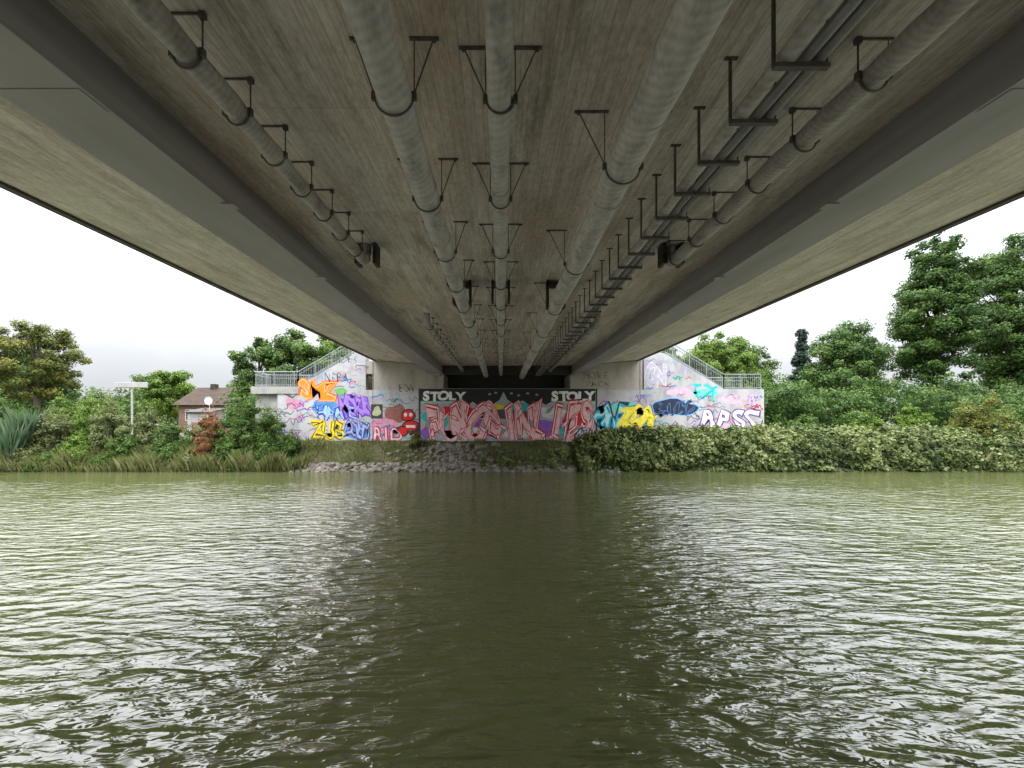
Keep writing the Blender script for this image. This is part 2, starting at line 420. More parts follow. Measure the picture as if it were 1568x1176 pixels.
r_=random.Random(77); A=[];B_=[];C_=[]
for i in range(34):
    x=654+i*7.6+r_.uniform(-4,4); y=r_.choice([628,637,648,658,667])+r_.uniform(-4,4); dx=r_.uniform(-10,10); dy=r_.uniform(4,11)*r_.choice([-1,1]); w_=r_.uniform(1.3,2.8)
    def shard(k): 
        l=math.hypot(dx,dy); px_,py_=-dy/l*w_*k,dx/l*w_*k
        return [(x-dx*.5*k,y-dy*.5*k),(x+px_,y+py_),(x+dx*k,y+dy*k),(x-px_,y-py_)]
    A.append(shard(1.4)); (B_ if i%3 else C_).append(shard(.9))
flat('mural_shards_outline',A,(.60,.02,.07),.0188); flat('mural_shards',B_,(.92,.80,.82),.0212); flat('mural_shards_teal',C_,(.10,.50,.52),.0212)
piece('stoly_lettering','STOLY',646,712,599.5,612.5,[(.05,(1,1,1))],.006,5,.03,1.1,0,.03)
piece('stoly_lettering','STOLY',843,910,599.5,613,[(.05,(1,1,1))],.006,6,.03,1.1,0,.03)
flat('mural_city_windows',[[(x,y+3),(x+4,y+3),(x+4,y),(x,y)] for x,y in ((748,602),(757,600),(768,606),(781,601),(792,604),(806,601),(820,603))],(.3,.35,.38),.005)
flat('mural_baseline',[[(644,677),(911,677),(911,674.5),(644,674.5)]],(.85,.85,.82),.0275)
piece('small_tag','47',880,905,655,675,[(.07,(.02,.05,.12)),(.0,(.7,.75,.8))],.03,8)
flat('purple_patch',[blob(540,621,25,15,seed=21)],(.30,.18,.60),.002)
flat('blue_patch',[blob(500,622,22,12,seed=22),blob(545,662,22,10,seed=23)],(.15,.30,.60),.0024)
flat('pink_patch',[blob(590,650,20,14,seed=24),blob(450,618,14,8,seed=25)],(.62,.35,.43),.0028)
flat('brown_patch',[blob(607,633,16,14,seed=26)],(.28,.12,.10),.0032)
flat('green_patch',[blob(522,600,10,6,seed=29)],(.20,.42,.15),.0034)
piece('orange_tag','SMZ',458,514,584,609,[(.09,(.95,.22,.02)),(.045,(1,.60,.35)),(.02,(1,.32,.03))],.005,11,.14,1.2,3,.3)
piece('yellow_tag','ZUB',480,526,645,669,[(.11,(.80,.60,.03)),(.05,(.12,.10,.05)),(.0,(.85,.68,.06))],.005,12,.14,1.3)
piece('blue_tag','HAKE',484,545,622,641,[(.06,(.05,.08,.42)),(.0,(.45,.6,.85))],.005,13,.16,1.2,0,.3)
piece('violet_tag','MORE',520,566,606,634,[(.08,(.20,.09,.45)),(.02,(.45,.32,.78))],.0055,14,.16,1.25,0,.3)
piece('purple_tag','ODEM',528,566,645,668,[(.07,(.08,.08,.28)),(.0,(.40,.48,.72))],.006,15,.16,1.2)
piece('black_tag','NERA',498,532,570,584,[(-.01,(.10,.10,.12))],.005,16,.16,1)
piece('black_tag','KOES',515,548,545,556,[(-.02,(.12,.12,.14))],.005,17,.16,1)
piece('black_tag','ESW',610,634,588,600,[(-.02,(.1,.1,.11))],.005,18,.16,1)
piece('pink_tag','RIO',572,612,655,675,[(.08,(.5,.08,.16)),(.0,(.8,.7,.72))],.006,19,.12,1.2)
flat('small_panel_frame',[[(568,641),(586,641),(586,619),(568,619)]],(.03,.04,.04),.005)
flat('small_panel_art',[blob(577,630,6,8,seed=31)],(.5,.5,.35),.008)
flat('red_character',[blob(625,636,11,10,seed=32,j=.1),blob(629,652,13,9,seed=33,j=.12),blob(617,660,9,8,seed=34,j=.1)],(.03,.015,.015),.0065)
flat('red_character_fill',[blob(625,636,9,8,seed=32,j=.1),blob(629,652,11,7,seed=33,j=.12),blob(617,660,7,6,seed=34,j=.1)],(.62,.02,.04),.0095)
flat('red_character_eyes',[blob(621,635,2.6,3,seed=35,j=.05),blob(629,635,2.6,3,seed=36,j=.05),[(622,655),(636,655),(636,651),(622,651)]],(.9,.85,.82),.0125)
flat('dark_patch',[[(603,664),(641,664),(641,648),(603,655)]],(.05,.02,.03),.0045)
flat('yellow_blob',[blob(975,638,26,13,seed=41)],(.85,.70,.04),.004)
flat('turquoise_blob',[blob(936,648,22,13,seed=42)],(.04,.42,.58),.0035)
flat('orange_blob',[blob(1000,661,34,6,seed=43)],(.85,.22,.08),.003)
flat('pink_blob',[blob(1095,655,22,10,seed=44),blob(1120,612,16,7,seed=45),blob(1040,600,20,6,seed=46)],(.75,.54,.64),.0026)
flat('mint_blob',[blob(1080,603,16,8,seed=47),blob(955,625,20,10,seed=48)],(.25,.68,.58),.0022)
flat('navy_blob',[blob(1032,624,35,14,seed=49)],(.28,.50,.85),.0043)
flat('navy_blob',[blob(1032,624,33,12.5,seed=49)],(.012,.02,.05),.0048)
piece('turquoise_tag','GRE',914,956,624,659,[(.12,(.01,.03,.05)),(.05,(.04,.50,.68)),(-.01,(.6,.9,.95))],.0055,51,.2,1.3,0,.3)
piece('yellow_tag','ZOR',950,1002,624,653,[(.11,(.10,.22,.5)),(.07,(.95,.78,.03)),(.0,(1,.9,.25))],.0062,52,.2,1.15,0,.3)
piece('navy_tag','BASED',1004,1062,614,635,[(.0,(.24,.42,.75)),(-.016,(.012,.02,.05))],.006,53,.2,1.1,2,.3)
piece('white_violet_tag','RPSC',1074,1165,628,652,[(.08,(.05,.04,.08)),(.05,(.50,.36,.80)),(.025,(1,1,1))],.006,54,.12,1.0,0,.2)
piece('turquoise_scribble','FX',1058,1098,586,610,[(.0,(.08,.55,.55))],.0055,55,.2,1.2,0,.4)
piece('orange_tag','OSKA',958,1006,652,668,[(.07,(.85,.16,.06)),(.0,(.9,.6,.5))],.006,56,.12,1.2)
piece('black_tag','MOVE',893,932,569,580,[(-.02,(.1,.09,.09))],.004-.02,57,.12,1)
piece('black_tag','ZACK',895,935,584,592,[(-.02,(.1,.09,.09))],.004-.02,58,.12,1)
piece('violet_tag','GN',990,1018,560,588,[(.07,(.75,.73,.78)),(.03,(.55,.53,.62))],.004,59,.1,1.2)
piece('pink_tag','LUV',1122,1164,600,622,[(-.01,(.7,.5,.64))],.005,60,.12,1.2)
piece('grey_tag','WE',1060,1100,645,662,[(.03,(.55,.46,.55))],.005,61,.12,1.2)
mb_by={}
def squig(cx,cy,w,h,c,seed):
    r=random.Random(seed); k=r.randint(5,9)
    P=[(cx+w*(i/(k-1)-.5)+r.uniform(-.1,.1)*w, cy+r.uniform(-.5,.5)*h) for i in range(k)]
    pts=[]
    for i in range((k-1)*6+1):
        t=i/6; a=int(min(t,k-2)); f=t-a
        p0=P[max(a-1,0)];p1=P[a];p2=P[a+1];p3=P[min(a+2,k-1)]
        q=[.5*((2*p1[d])+(-p0[d]+p2[d])*f+(2*p0[d]-5*p1[d]+4*p2[d]-p3[d])*f*f+(-p0[d]+3*p1[d]-3*p2[d]+p3[d])*f**3) for d in (0,1)]
        pts.append(q)
    mb=mb_by.setdefault(c,MB()); wd=r.uniform(.35,.8)
    for a,b in zip(pts[:-1],pts[1:]):
        dx,dy=b[0]-a[0],b[1]-a[1]; l=math.hypot(dx,dy)+1e-6; nx,ny=-dy/l*wd,dx/l*wd
        mb.add([(wx(x),YW-.0035-.0001*(seed%9),wz(y)) for x,y in ((a[0]+nx,a[1]+ny),(b[0]+nx,b[1]+ny),(b[0]-nx,b[1]-ny),(a[0]-nx,a[1]-ny))],[(0,1,2,3)])
cs=[(.05,.05,.07),(.30,.10,.45),(.04,.22,.55),(.55,.08,.08),(.04,.40,.32),(.6,.32,.55),(.2,.2,.22),(.12,.12,.14)]
for i in range(170):
    if i%2: cx=random.uniform(432,636)
    else: cx=random.uniform(920,1162)
    cy=random.uniform(604,672)
    squig(cx,cy,random.uniform(8,26),random.uniform(4,11),random.choice(cs),i)
for i in range(26):
    if i%2: cx=random.uniform(505,562); lo=600-(cx-455)*.5
    else: cx=random.uniform(992,1060); lo=548+(cx-1018)*.6
    cy=random.uniform(max(lo+8,550),598); squig(cx,cy,random.uniform(8,20),random.uniform(3,8),random.choice(cs),500+i)
for c,mb in mb_by.items(): mb.build('scribbles',[paint(c)],abut)

# ------------------------------------------------------------------ GROUND
def ground_h(x,y):
    if y<.9: h=1.7
    elif y<1.2: h=1.7-(y-.9)/.3*3.9
    elif y<22: h=-2.2
    else:
        h=-2.2+ (y-22)*.72 if y<25 else -.04+(y-25)*.62
        h=min(h,1.85)
        if y>24: h+=.10*mnoise.noise(Vector((x*.5,y*.5,0)))
    if y>28.45:
        d=abs(x-.4); k=min(1,max(0,(21-d)/10)); k=k*min(1,max(0,(y-28.45)/.3))
        h=max(h,1.85+k*5.9)
        if y<31.2 and d<11: h=min(h,4.4)
        if y<30.7 and 9.5<d<19: h=min(h,3.9)
    return h
xs=np.unique(np.concatenate([np.linspace(-1800,-90,14),np.linspace(-90,-26,40),np.linspace(-26,26,150),np.linspace(26,90,40),np.linspace(90,1800,14)]))
ys=np.unique(np.concatenate([np.linspace(-600,-20,8),np.linspace(-20,.8,8),np.array([.9,1.0,1.1,1.2]),np.linspace(1.4,22,6),np.linspace(22.5,33,64),np.linspace(34,90,30),np.linspace(110,2000,14)]))
vv=[(x,y,ground_h(x,y)) for y in ys for x in xs]; nx=len(xs)
ff=[(j*nx+i,j*nx+i+1,(j+1)*nx+i+1,(j+1)*nx+i) for j in range(len(ys)-1) for i in range(nx-1)]
gm,nt,b=new_mat('ground_soil_grass')
n1=noise(nt,coords(nt),.8,5,.65); n2=noise(nt,coords(nt),9,4,.6)
c=ramp(nt,n1,[(.35,(.085,.068,.042)),(.5,(.07,.074,.03)),(.7,(.055,.08,.024))]); c=mix(nt,.3,c,n2,'OVERLAY')
L(nt,c,b.inputs['Base Color']); b.inputs['Roughness'].default_value=.95; bump(nt,b,n2,.8,.05)
g=MB(); g.add(vv,ff); g.build('ground',[gm],None,True)
mb=MB(); mb.box(-60,60,-.2,1.25,-2,1.76); mb.build('quay_wall',[M_conc])
mb=MB(); mb.box(-9,9.8,-17,-15,0,7.6); mb.build('near_abutment',[M_wallup])
# ------------------------------------------------------------------ WATER
wm,nt,b=new_mat('canal_water')
b.inputs['Base Color'].default_value=(.076,.084,.032,1); b.inputs['Roughness'].default_value=.03; b.inputs['IOR'].default_value=1.8
def wn(scale,sx,sy,rot,detail,rough,dist=.3):
    return noise(nt,coords(nt,(sx,sy,1),(0,0,rot)),scale,detail,rough,dist)
def ridge(s):
    return math_(nt,'SUBTRACT',1.0,math_(nt,'ABSOLUTE',math_(nt,'MULTIPLY_ADD',s,2.0,-1.0)))
h=math_(nt,'MULTIPLY',ridge(wn(1.15,.5,1.6,.42,2,.5,.5)),.15)
h=math_(nt,'ADD',h,math_(nt,'MULTIPLY',wn(2.9,.5,1.5,-.28,1,.5,.6),.20))
h=math_(nt,'ADD',h,math_(nt,'MULTIPLY',ridge(wn(6,.6,1.5,.25,2,.5,.5)),.034))
big=wn(.22,.6,1.0,.2,1,.5)
patch=ramp(nt,big,[(.35,(.5,.5,.5)),(.65,(1,1,1))])
h=math_(nt,'MULTIPLY',h,patch)
# calmer, sheltered water towards the far bank
t_=nt.nodes.new('ShaderNodeTexCoord'); s_=nt.nodes.new('ShaderNodeSeparateXYZ'); L(nt,t_.outputs['Object'],s_.inputs[0])
mr=nt.nodes.new('ShaderNodeMapRange'); L(nt,s_.outputs[1],mr.inputs[0]); mr.inputs[1].default_value=6; mr.inputs[2].default_value=23; mr.inputs[3].default_value=1.0; mr.inputs[4].default_value=.24
h=math_(nt,'MULTIPLY',h,mr.outputs[0])
bump(nt,b,h,1.0,1.0)
mb=MB(); mb.add([(-900,1.0,0),(900,1.0,0),(900,27,0),(-900,27,0)],[(0,1,2,3)]); mb.build('canal_water',[wm])
# ------------------------------------------------------------------ ROCKS
mb=MB()
import bmesh
bm=bmesh.new(); bmesh.ops.create_icosphere(bm,subdivisions=2,radius=1); bm.verts.ensure_lookup_table()
iv=[v.co.copy() for v in bm.verts]; iff=[tuple(v.index for v in f.verts) for f in bm.faces]; bm.free()
def rock(x,y,z,r):
    sd=Vector((random.random()*50,random.random()*50,random.random()*50)); sc=Vector((random.uniform(.8,1.5),random.uniform(.7,1.1),random.uniform(.5,.85)))
    rt=Matrix.Rotation(random.random()*6,3,'Z')@Matrix.Rotation(random.uniform(-.5,.5),3,'X')
    vs=[]
    for p in iv:
        k=1+.5*mnoise.noise(p*1.1+sd)+.15*mnoise.noise(p*3+sd)
        q=rt@Vector((p.x*sc.x,p.y*sc.y,p.z*sc.z))*(r*k); vs.append((x+q.x,y+q.y,z+q.z))
    mb.add(vs,iff)
for i in range(620):
    x=random.uniform(-13.5,7.5); y=random.uniform(24.85,25.7); rock(x,y,ground_h(x,y)+.02,random.uniform(.10,.25))
for i in range(330):
    x=random.gauss(-3.3,1.5); y=random.uniform(25.3,27.6); rock(x,y,ground_h(x,y)+.0,random.uniform(.10,.26))
for i in range(60):
    x=random.uniform(-34,-13); y=random.uniform(24.85,25.2); rock(x,y,ground_h(x,y)-.05,random.uniform(.08,.16))
mb.build('riprap_rocks',[M_rock],None,False)
# ------------------------------------------------------------------ FOLIAGE
def leaf_object(name,P,size,tone,out,mat,parent=None,aspect=.6,upbias=.3):
    n=len(P)
    nrm=out+rng.normal(0,.7,(n,3)); nrm[:,2]+=upbias; nrm/=np.linalg.norm(nrm,axis=1)[:,None]
    r=rng.normal(0,1,(n,3)); a=np.cross(nrm,r); a/=np.linalg.norm(a,axis=1)[:,None]; bb=np.cross(nrm,a)
    s=size[:,None]*rng.uniform(.6,1.3,(n,1))
    V=np.empty((n,4,3)); V[:,0]=P-a*s; V[:,1]=P+bb*s*aspect; V[:,2]=P+a*s; V[:,3]=P-bb*s*aspect
    V[:,1]+=nrm*s*.2; V[:,3]+=nrm*s*.2
    me=bpy.data.meshes.new(name); me.vertices.add(4*n); me.vertices.foreach_set('co',V.reshape(-1))
    me.loops.add(4*n); me.loops.foreach_set('vertex_index',np.arange(4*n,dtype=np.int32))
    me.polygons.add(n); me.polygons.foreach_set('loop_start',np.arange(0,4*n,4,dtype=np.int32)); me.polygons.foreach_set('loop_total',np.full(n,4,dtype=np.int32))
    at=me.attributes.new('tone','FLOAT','POINT'); at.data.foreach_set('value',np.repeat(np.clip(tone,0,1),4).astype(np.float32))
    me.materials.append(mat); me.update(calc_edges=True); me.validate()
    ob=bpy.data.objects.new(name,me); col.objects.link(ob)
    if parent: ob.parent=parent
    return ob
def unit(n):
    d=rng.normal(0,1,(n,3)); return d/np.linalg.norm(d,axis=1)[:,None]
def crown_pts(c,rad,nclump,per,clr,shape='round'):
    c=np.array(c);rad=np.array(rad)
    d=unit(nclump); rr=rng.uniform(.25,1,nclump)**.5
    if shape=='dome': d[:,2]=np.abs(d[:,2])
    C=c+d*rad*rr[:,None]*rng.uniform(.82,1.1,(nclump,1))
    if shape=='cone':
        t=rng.uniform(0,1,nclump); ang=rng.uniform(0,6.28,nclump); q=(1-t)*rng.uniform(.5,1,nclump)
        C=np.stack([c[0]+rad[0]*q*np.cos(ang),c[1]+rad[1]*q*np.sin(ang),c[2]+rad[2]*(2*t-1)],1)
    P=[];T=[];O=[]
    for k in range(nclump):
        cr=clr*rng.uniform(.5,1.3); m=int(per*(cr/clr)**1.5)
        u=unit(m); q=rng.uniform(.1,1.15,m)**.6
        p=C[k]+u*cr*q[:,None]*np.array([1,1,.75]); P.append(p)
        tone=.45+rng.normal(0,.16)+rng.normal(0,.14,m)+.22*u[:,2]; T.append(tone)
        O.append(u+.6*(C[k]-c)/rad)
    return np.concatenate(P),np.concatenate(T),np.concatenate(O),C
def tree(name,x,y,z0,top,hw,kind='green',nclump=70,per=260,leaf=.16,clr=None,crown_low=.25,shape='round',hy=None):
    e=empty(name,(x,y,z0)); H=top-z0; cz=H*(crown_low+(1-crown_low)/2); rz=H*(1-crown_low)/2
    clr=clr or hw*.30
    P,T,O,C=crown_pts((0,0,cz),(hw*.84,(hy or hw)*.84,rz*.93),nclump,per,clr,shape)
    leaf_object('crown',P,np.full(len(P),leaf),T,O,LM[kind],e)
    mb=MB(); r0=H*.018+.06
    tp=[(0,0,-.3),(.05,0,H*.15),(-.08,.05,H*.35),(.1,0,H*.6),(0,.1,H*.85)]
    mb.tube(tp,[r0*1.3,r0,r0*.8,r0*.5,r0*.12],10)
    for i in range(min(22,nclump)):
        q=C[i]; zb=min(max(q[2]*.62,H*.15),H*.8)
        mb.tube([(0,0,zb),(q[0]*.5,q[1]*.5,zb+(q[2]-zb)*.6),(q[0],q[1],q[2])],[r0*.35,r0*.2,r0*.06],6)
    mb.build('trunk_and_limbs',[M_bark],e,True)
    return e
def bush(name,x,y,z0,top,hw,kind,hy=None,nclump=60,per=200,leaf=.065,clr=None):
    e=empty(name,(x,y,z0)); H=top-z0; hy=hy or hw*.7
    clr=clr or max(.22,hw*.19)
    P,T,O,C=crown_pts((0,0,.12*H),(hw*.92,hy*.92,H*.86),nclump,per,clr,'dome')
    m=int(len(P)*.22); i=rng.integers(0,len(C),m); up=rng.uniform(0,1,m)
    S_=C[i]+np.stack([rng.normal(0,.10,m),rng.normal(0,.10,m),up*H*.22],1)
    P=np.concatenate([P,S_]);T=np.concatenate([T,.6+rng.normal(0,.15,m)]);O=np.concatenate([O,unit(m)])
    k=P[:,2]>-.25; P,T,O=P[k],T[k],O[k]
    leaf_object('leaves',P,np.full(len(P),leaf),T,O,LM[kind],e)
    mb=MB()
    for i in range(min(14,nclump)):
        q=C[i]; mb.tube([(q[0]*.1,q[1]*.1,-.2),(q[0]*.5,q[1]*.5,q[2]*.6),(q[0],q[1],q[2])],[.04,.025,.008],5)
    mb.build('stems',[M_bark],e)
    return e
def blades(name,X0,X1,Y0_,Y1_,n,h,kind,w=.02,lean=.3):
    x=rng.uniform(X0,X1,n); y=rng.uniform(Y0_,Y1_,n)
    z=np.array([ground_h(a,b_) for a,b_ in zip(x,y)]); z=np.maximum(z,-.05)
    patchy=np.array([.75+.7*mnoise.noise(Vector((a*.9,b_*.9,3))) for a,b_ in zip(x,y)])
    hh=h*rng.uniform(.5,1.15,n)*patchy; a=rng.uniform(0,6.28,n)
    dx=np.cos(a);dy=np.sin(a); le=rng.uniform(0,lean,n)*hh
    V=np.empty((n,4,3)); P=np.stack([x,y,z-.03],1); side=np.stack([-dy,dx,np.zeros(n)],1)*w
    mid=P+np.stack([dx*le*.35,dy*le*.35,hh*.6],1); tip=P+np.stack([dx*le,dy*le,hh],1)
    V[:,0]=P-side;V[:,1]=P+side;V[:,2]=mid+side*.8;V[:,3]=tip
    me=bpy.data.meshes.new(name); me.vertices.add(4*n); me.vertices.foreach_set('co',V.reshape(-1))
    me.loops.add(4*n); me.loops.foreach_set('vertex_index',np.arange(4*n,dtype=np.int32))
    me.polygons.add(n); me.polygons.foreach_set('loop_start',np.arange(0,4*n,4,dtype=np.int32)); me.polygons.foreach_set('loop_total',np.full(n,4,dtype=np.int32))
    at=me.attributes.new('tone','FLOAT','POINT'); at.data.foreach_set('value',np.repeat(np.clip(rng.normal(.5,.25,n),0,1),4).astype(np.float32))
    me.materials.append(LM[kind]); me.update(calc_edges=True); me.validate()
    ob=bpy.data.objects.new(name,me); col.objects.link(ob); return ob
G=1.85
# right side trees
tree('tall_lime_tree',50.2,45,G,26.2,4.4,'dark',230,290,.15,.95,.10)
tree('tall_lime_tree',60.4,46,G,26.0,5.2,'dark',260,290,.15,1.05,.10)
tree('broadleaf_tree',38.0,43,G,14.2,4.8,'dark',140,260,.13,.9,.1)
tree('broadleaf_tree',31,52,G,14.8,5,'green',110,240,.15,1.0,.1)
tree('broadleaf_tree',35.5,58,G,14.0,4.5,'green',90,220,.16,1.0,.1)
tree('broadleaf_tree',21.8,41,G,13.4,3.8,'light',110,260,.13,.75,.1)
tree('broadleaf_tree',27.4,46,G,12.8,3.6,'light',90,240,.14,.8,.1)
tree('broadleaf_tree',17.2,44,3,13.0,3.2,'green',80,240,.14,.75,.1)
tree('broadleaf_tree',44.5,50,G,12.8,4.2,'green',90,240,.15,1.0,.1)
tree('conifer_tree',46,60,G,17.4,2.9,'pine',110,220,.17,.65,.05,'cone')
# left trees
tree('yellowing_tree',-45,38,G,13.3,4.0,'yellow',120,220,.11,.62,.25)
tree('broadleaf_tree',-50.5,42,G,11.8,3.6,'green',80,240,.14,.8,.2)
tree('broadleaf_tree',-44,52,G,10.0,3.6,'light',80,220,.14,.8,.15)
tree('broadleaf_tree',-26,42,G,13.0,3.0,'green',80,240,.13,.7,.15)
tree('broadleaf_tree',-22.2,42,G,13.6,3.2,'green',90,240,.13,.7,.15)
tree('broadleaf_tree',-18.6,43,3,13.2,2.8,'light',70,240,.13,.7,.15)
tree('broadleaf_tree',-42,64,G,9.3,4.5,'green',70,220,.16,1.0,.1)
tree('broadleaf_tree',-52,60,G,11.0,4.5,'green',70,220,.16,1.0,.1)
def belt(name,x0,x1,y,hmin,hmax,n,kind,leaf=.3,z0=G,nc=24,per=90,clr=1.5,rx=3.8):
    Ps=[];Ts=[];Os=[]
    for i in range(n):
        x=x0+(x1-x0)*(i+random.random())/n; h=random.uniform(hmin,hmax)
        P,T,O,C=crown_pts((x,y+random.uniform(-3,3),h*.5),(rx,3.2,h*.5),nc,per,clr)
        Ps.append(P);Ts.append(T);Os.append(O)
    P=np.concatenate(Ps);P[:,2]+=z0
    leaf_object(name,P,np.full(len(P),leaf),np.concatenate(Ts),np.concatenate(Os),LM[kind])
belt('distant_tree_line',-190,-20,100,7,10.5,42,'green')
belt('distant_tree_line',20,190,95,10,14,42,'dark')
belt('background_shrubbery',19,64,36,3.6,5.6,22,'dark',.11,G,46,120,.75,2.2)
belt('background_shrubbery',-62,-38,40,3.0,4.8,11,'green',.12,G,40,110,.8,2.4)
belt('background_shrubbery',-22.5,-17.5,36,3.2,4.8,4,'green',.11,G,30,100,.8,1.6)
def fn(x,y,z):
    return mnoise.noise(Vector((x*1.1,y*1.1,z*1.1)))*.9+mnoise.noise(Vector((x*3.1,y*3.1,z*3.1+7)))*.6
def bramble(name,x0,x1,topf,kind,dens,leaf=.07,yf=24.75):
    P=[];T=[];O=[];SZ=[]
    n=int((x1-x0)*4.2*dens)
    for i in range(n):
        x=random.uniform(x0,x1); s=random.random(); t=topf(x)
        if s<.42: u=s/.42; y=yf+.25+.9*u**1.6-.15*math.sin(u*3); z=.0+ t*.78*u; nv=(0,-.9,.4)
        else: u=(s-.42)/.58; y=yf+1.15+2.0*u; z=t*(.78+.22*math.sin(u*1.57)); nv=(0,-.35,.9)
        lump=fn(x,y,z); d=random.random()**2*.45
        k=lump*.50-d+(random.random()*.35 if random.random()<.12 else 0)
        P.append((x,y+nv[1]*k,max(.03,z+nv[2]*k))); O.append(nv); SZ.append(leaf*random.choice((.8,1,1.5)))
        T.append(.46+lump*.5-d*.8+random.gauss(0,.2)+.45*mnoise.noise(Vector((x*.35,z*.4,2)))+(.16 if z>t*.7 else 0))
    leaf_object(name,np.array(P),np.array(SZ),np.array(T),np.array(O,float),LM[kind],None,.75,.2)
def top_r(x): 
    return min(2.65,1.35+(x-4.5)*.5)+.28*mnoise.noise(Vector((x*.6,0,0)))+.2*mnoise.noise(Vector((x*2,0,5)))
bramble('bramble_hedge',5.0,36,top_r,'bramble',580,.078)
bramble('low_bramble',-1.4,5.4,lambda x:max(.5,1.05+.3*mnoise.noise(Vector((x,3,0)))+.1*max(0,x-3)),'bramble',500,.06,25.1)
bush('riverside_bush',33.5,27.4,1,4.8,2.1,'yellow',1.5,60,240,.07)
bush('riverside_bush',36.8,28,1,5.1,2.3,'green',1.5,60,240,.07)
bush('riverside_bush',30.5,29.0,1.7,4.1,1.4,'light',1.1,40,220,.07)
bush('riverside_bush',23,29.5,1.8,3.7,1.6,'green',1.1,40,220,.07)
bush('riverside_bush',26.6,28.6,1.8,3.5,1.3,'light',1.0,36,200,.07)
B=[(-35.5,28,.6,4.9,2.0,'green'),(-31.8,28.6,.9,4.9,1.7,'light'),(-30.6,26.6,.3,3.9,1.8,'grey'),(-28.9,28.2,1,5.4,1.9,'light'),
 (-26.5,26.8,.3,4.9,1.7,'grey'),(-24.4,27,.5,4.2,1.4,'grey'),(-22.2,26.5,.2,3.1,1.6,'green'),(-20.6,27.8,1.2,3.3,1.2,'grey'),(-17.5,26.8,.3,5.4,1.8,'green'),
 (-15.5,26.6,.2,4.2,1.5,'green'),(-14.3,26.2,.2,2.5,1.1,'dark'),(-28.2,26.3,0,2.6,1.5,'light'),(-33,26.3,.0,3.0,1.7,'grey'),(-24.8,25.9,-.1,2.2,1.3,'green'),(-18.2,25.9,-.1,2.7,1.4,'green'),
 (-31,25.7,-.1,1.6,1.2,'grey'),(-22,25.7,-.1,1.8,1.2,'green'),(-15.4,25.7,-.1,1.7,1.1,'dark'),(-27.4,25.6,-.1,1.5,1.1,'light'),(-34.2,25.6,-.1,1.6,1.2,'green'),(-25.4,25.4,-.1,1.2,.9,'green'),(-19.9,25.4,-.1,1.3,.9,'grey'),(-29.6,25.4,-.1,1.1,.8,'green'),(-17,25.3,-.1,1.2,.8,'green')]
for x,y,z,t,hw,k in B: bush('riverside_bush',x,y,z,t,hw,k)
bush('red_leaf_shrub',-19.3,26.0,.3,4.1,1.2,'red',.9,40,200,.06)
bush('riverside_bush',-6.1,27.3,1.3,2.4,.7,'yellow',.5,16,160,.05)
blades('reed_bed',-36,-31.4,24.9,26.4,6500,2.9,'reed',.035,.35)
blades('tall_grass',-31.5,-12.5,24.95,27.5,18000,.9,'grass',.014,.6)
blades('waterside_grass',-34,-13.2,24.85,25.3,9000,1.25,'grass',.016,.5)
blades('bank_grass',-13,-2.2,25.6,27.95,14000,.26,'grass',.013,.6)
blades('bank_grass',-2,12,26,27.95,6000,.35,'grass',.013,.6)
blades('dry_stalks',31,38,25.1,26.3,3000,1.5,'grass',.012,.5)
# ------------------------------------------------------------------ HOUSE, SIGN
h=empty('brick_house'); YH=45
M_brick,nt,b=new_mat('brick'); br=N(nt,'ShaderNodeTexBrick'); L(nt,coords(nt,(1,1,1),(math.pi/2,0,0)),br.inputs['Vector'])
br.inputs['Scale'].default_value=4; br.inputs['Color1'].default_value=(.24,.10,.065,1); br.inputs['Color2'].default_value=(.17,.075,.05,1); br.inputs['Mortar'].default_value=(.28,.26,.24,1); L(nt,br.outputs[0],b.inputs['Base Color'])
M_tile,nt,b=new_mat('roof_tiles'); w=N(nt,'ShaderNodeTexWave'); w.bands_direction='X'; w.inputs['Scale'].default_value=1.3; L(nt,coords(nt),w.inputs['Vector'])
n1=noise(nt,coords(nt),2,5,.6); tc_=mix(nt,.7,ramp(nt,n1,[(.3,(.055,.040,.032)),(.7,(.095,.072,.058))]),ramp(nt,w.outputs['Fac'],[(0,(.55,.55,.55)),(1,(1,1,1))]),'MULTIPLY')
L(nt,tc_,b.inputs['Base Color']); b.inputs['Roughness'].default_value=.95; b.inputs['Specular IOR Level'].default_value=.1
mb=MB(); mb.box(-37,-28.6,YH,YH+7,G-.2,5.2); mb.build('walls',[M_brick],h)
mb=MB(); mb.add([(-37.5,YH-.5,5.0),(-28.1,YH-.5,5.0),(-28.1,YH+3.5,7.3),(-37.5,YH+3.5,7.3),(-37.5,YH+7.5,5.0),(-28.1,YH+7.5,5.0)],[(0,1,2,3),(3,2,5,4),(0,3,4),(1,5,2)])
mb.box(-35.6,-35,YH+3,YH+3.6,6.8,7.7,0); mb.build('roof',[M_tile],h)
mb=MB()
for xx in (-36.2,-34,-31.6): mb.box(xx,xx+1.1,YH-.05,YH-.005,3.2,4.5)
mb.box(-32.9,-32,YH-.05,YH-.005,1.9,4.1); mb.build('windows_and_door',[M_white],h)
mb=MB()
for xx in (-36.2,-34,-31.6): mb.box(xx+.08,xx+.5,YH-.06,YH-.052,3.28,4.42); mb.box(xx+.6,xx+1.02,YH-.06,YH-.052,3.28,4.42)
mb.build('window_glass',[M_dark],h)
s=empty('garden_shed'); mb=MB(); mb.box(-29.6,-27.6,37,39,G-.1,4.0); mb.build('walls',[M_shed],s)
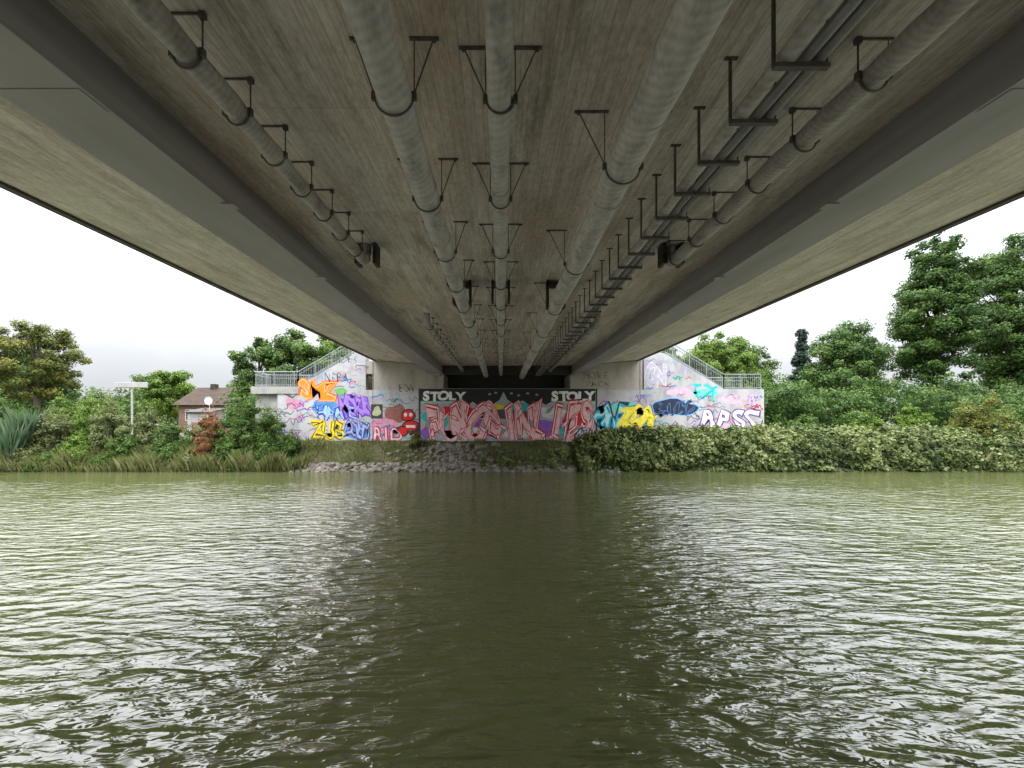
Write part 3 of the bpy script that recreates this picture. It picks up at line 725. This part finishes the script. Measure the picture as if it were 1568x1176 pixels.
mb=MB(); mb.add([(-29.9,36.8,3.98),(-27.3,36.8,3.98),(-27.3,39.2,4.4),(-29.9,39.2,4.4),(-29.9,36.8,4.06),(-27.3,36.8,4.06),(-27.3,39.2,4.48),(-29.9,39.2,4.48)],[(0,3,2,1),(4,5,6,7),(0,1,5,4),(1,2,6,5),(2,3,7,6),(3,0,4,7)]); mb.build('roof',[M_dark],s)
mb=MB(); mb.box(-29.3,-28.5,36.96,36.995,2.2,3.9); mb.build('door',[M_steel],s)
d=empty('satellite_dish',(-27.2,36.5,5.1)); mb=MB(); rings=6; seg=20
vs=[(0,0,0)];fs=[]
for i in range(1,rings+1):
    r=.38*i/rings
    for j in range(seg): t=2*math.pi*j/seg; vs.append((r*math.cos(t),-.5*r*r,r*math.sin(t)))
for j in range(seg): fs.append((0,1+j,1+(j+1)%seg))
for i in range(rings-1):
    for j in range(seg): a=1+i*seg; fs.append((a+j,a+seg+j,a+seg+(j+1)%seg,a+(j+1)%seg))
mb.add(vs,fs); mb.tube([(0,0,-.3),(0,-.5,0)],.015,6); mb.tube([(0,.05,0),(0,.08,-.9),(0,.5,-1.2)],.03,6); mb.build('dish',[M_white],d,True)
e=empty('waterway_sign',(-30.2,32,G)); mb=MB()
mb.box(-1.3,1.3,-.03,.03,4.1,4.5); mb.box(-.06,.06,.035,.12,0,4.4); mb.box(-1.34,1.34,.0301,.05,4.07,4.53)
mb.build('board_and_post',[M_shed],e,bevel=.01)
f=MB()
for i in range(26):
    f.box(-25.5+i*.3,-25.27+i*.3,32.3,32.33,G-.1,3.1)
f.box(-25.6,-17.8,32.34,32.38,2.9,3.0); f.box(-25.6,-17.8,32.34,32.38,2.2,2.3)
f.build('wooden_fence',[simple('red_wood',(.22,.10,.07),.8,0,.3,4)])
# ------------------------------------------------------------------ SKY + SUN
w=bpy.data.worlds.new('World'); scene.world=w; w.use_nodes=True; nt=w.node_tree
bg=nt.nodes['Background']; bg.inputs[1].default_value=.1
sky=nt.nodes.new('ShaderNodeTexSky'); sky.sky_type='NISHITA'; sky.sun_disc=False
EL,AZ=math.radians(52),math.radians(215)
sky.sun_elevation=EL; sky.sun_rotation=AZ
tc=nt.nodes.new('ShaderNodeTexCoord'); sp=nt.nodes.new('ShaderNodeSeparateXYZ'); L(nt,tc.outputs['Generated'],sp.inputs[0])
cl=noise(nt,tc.outputs['Generated'],2.2,4,.55,.4)
z=math_(nt,'MAXIMUM',sp.outputs[2],0.0)
lum=math_(nt,'ADD',math_(nt,'MULTIPLY',math_(nt,'POWER',z,1.9),138.0),7.4)
lum=math_(nt,'MINIMUM',lum,72.0)
lum=math_(nt,'MULTIPLY',lum,math_(nt,'ADD',math_(nt,'MULTIPLY',cl,.5),.78))
cc=mix(nt,1.0,ramp(nt,cl,[(.35,(.89,.945,1.0)),(.6,(.975,.98,1))]),lum,'MULTIPLY')
L(nt,mix(nt,.94,sky.outputs[0],cc),bg.inputs[0])
sd=bpy.data.lights.new('sun','SUN'); sd.energy=1.0; sd.angle=math.radians(15); sd.color=(1,.96,.9)
so=bpy.data.objects.new('sun',sd); col.objects.link(so)
dirv=Vector((math.sin(AZ)*math.cos(EL),math.cos(AZ)*math.cos(EL),math.sin(EL)))
so.rotation_euler=dirv.to_track_quat('Z','Y').to_euler()
# ------------------------------------------------------------------ CAMERA
cd=bpy.data.cameras.new('camera'); cam=bpy.data.objects.new('camera',cd); col.objects.link(cam); scene.camera=cam
cam.location=(0,0,CAMZ); cam.rotation_euler=(math.pi/2,0,0)
cd.lens=600/1568*36; cd.sensor_width=36; cd.shift_x=17/1568; cd.shift_y=55/1568; cd.clip_end=5000; cd.clip_start=.05
scene.view_settings.view_transform='Standard'; scene.view_settings.look='None'; scene.view_settings.exposure=0
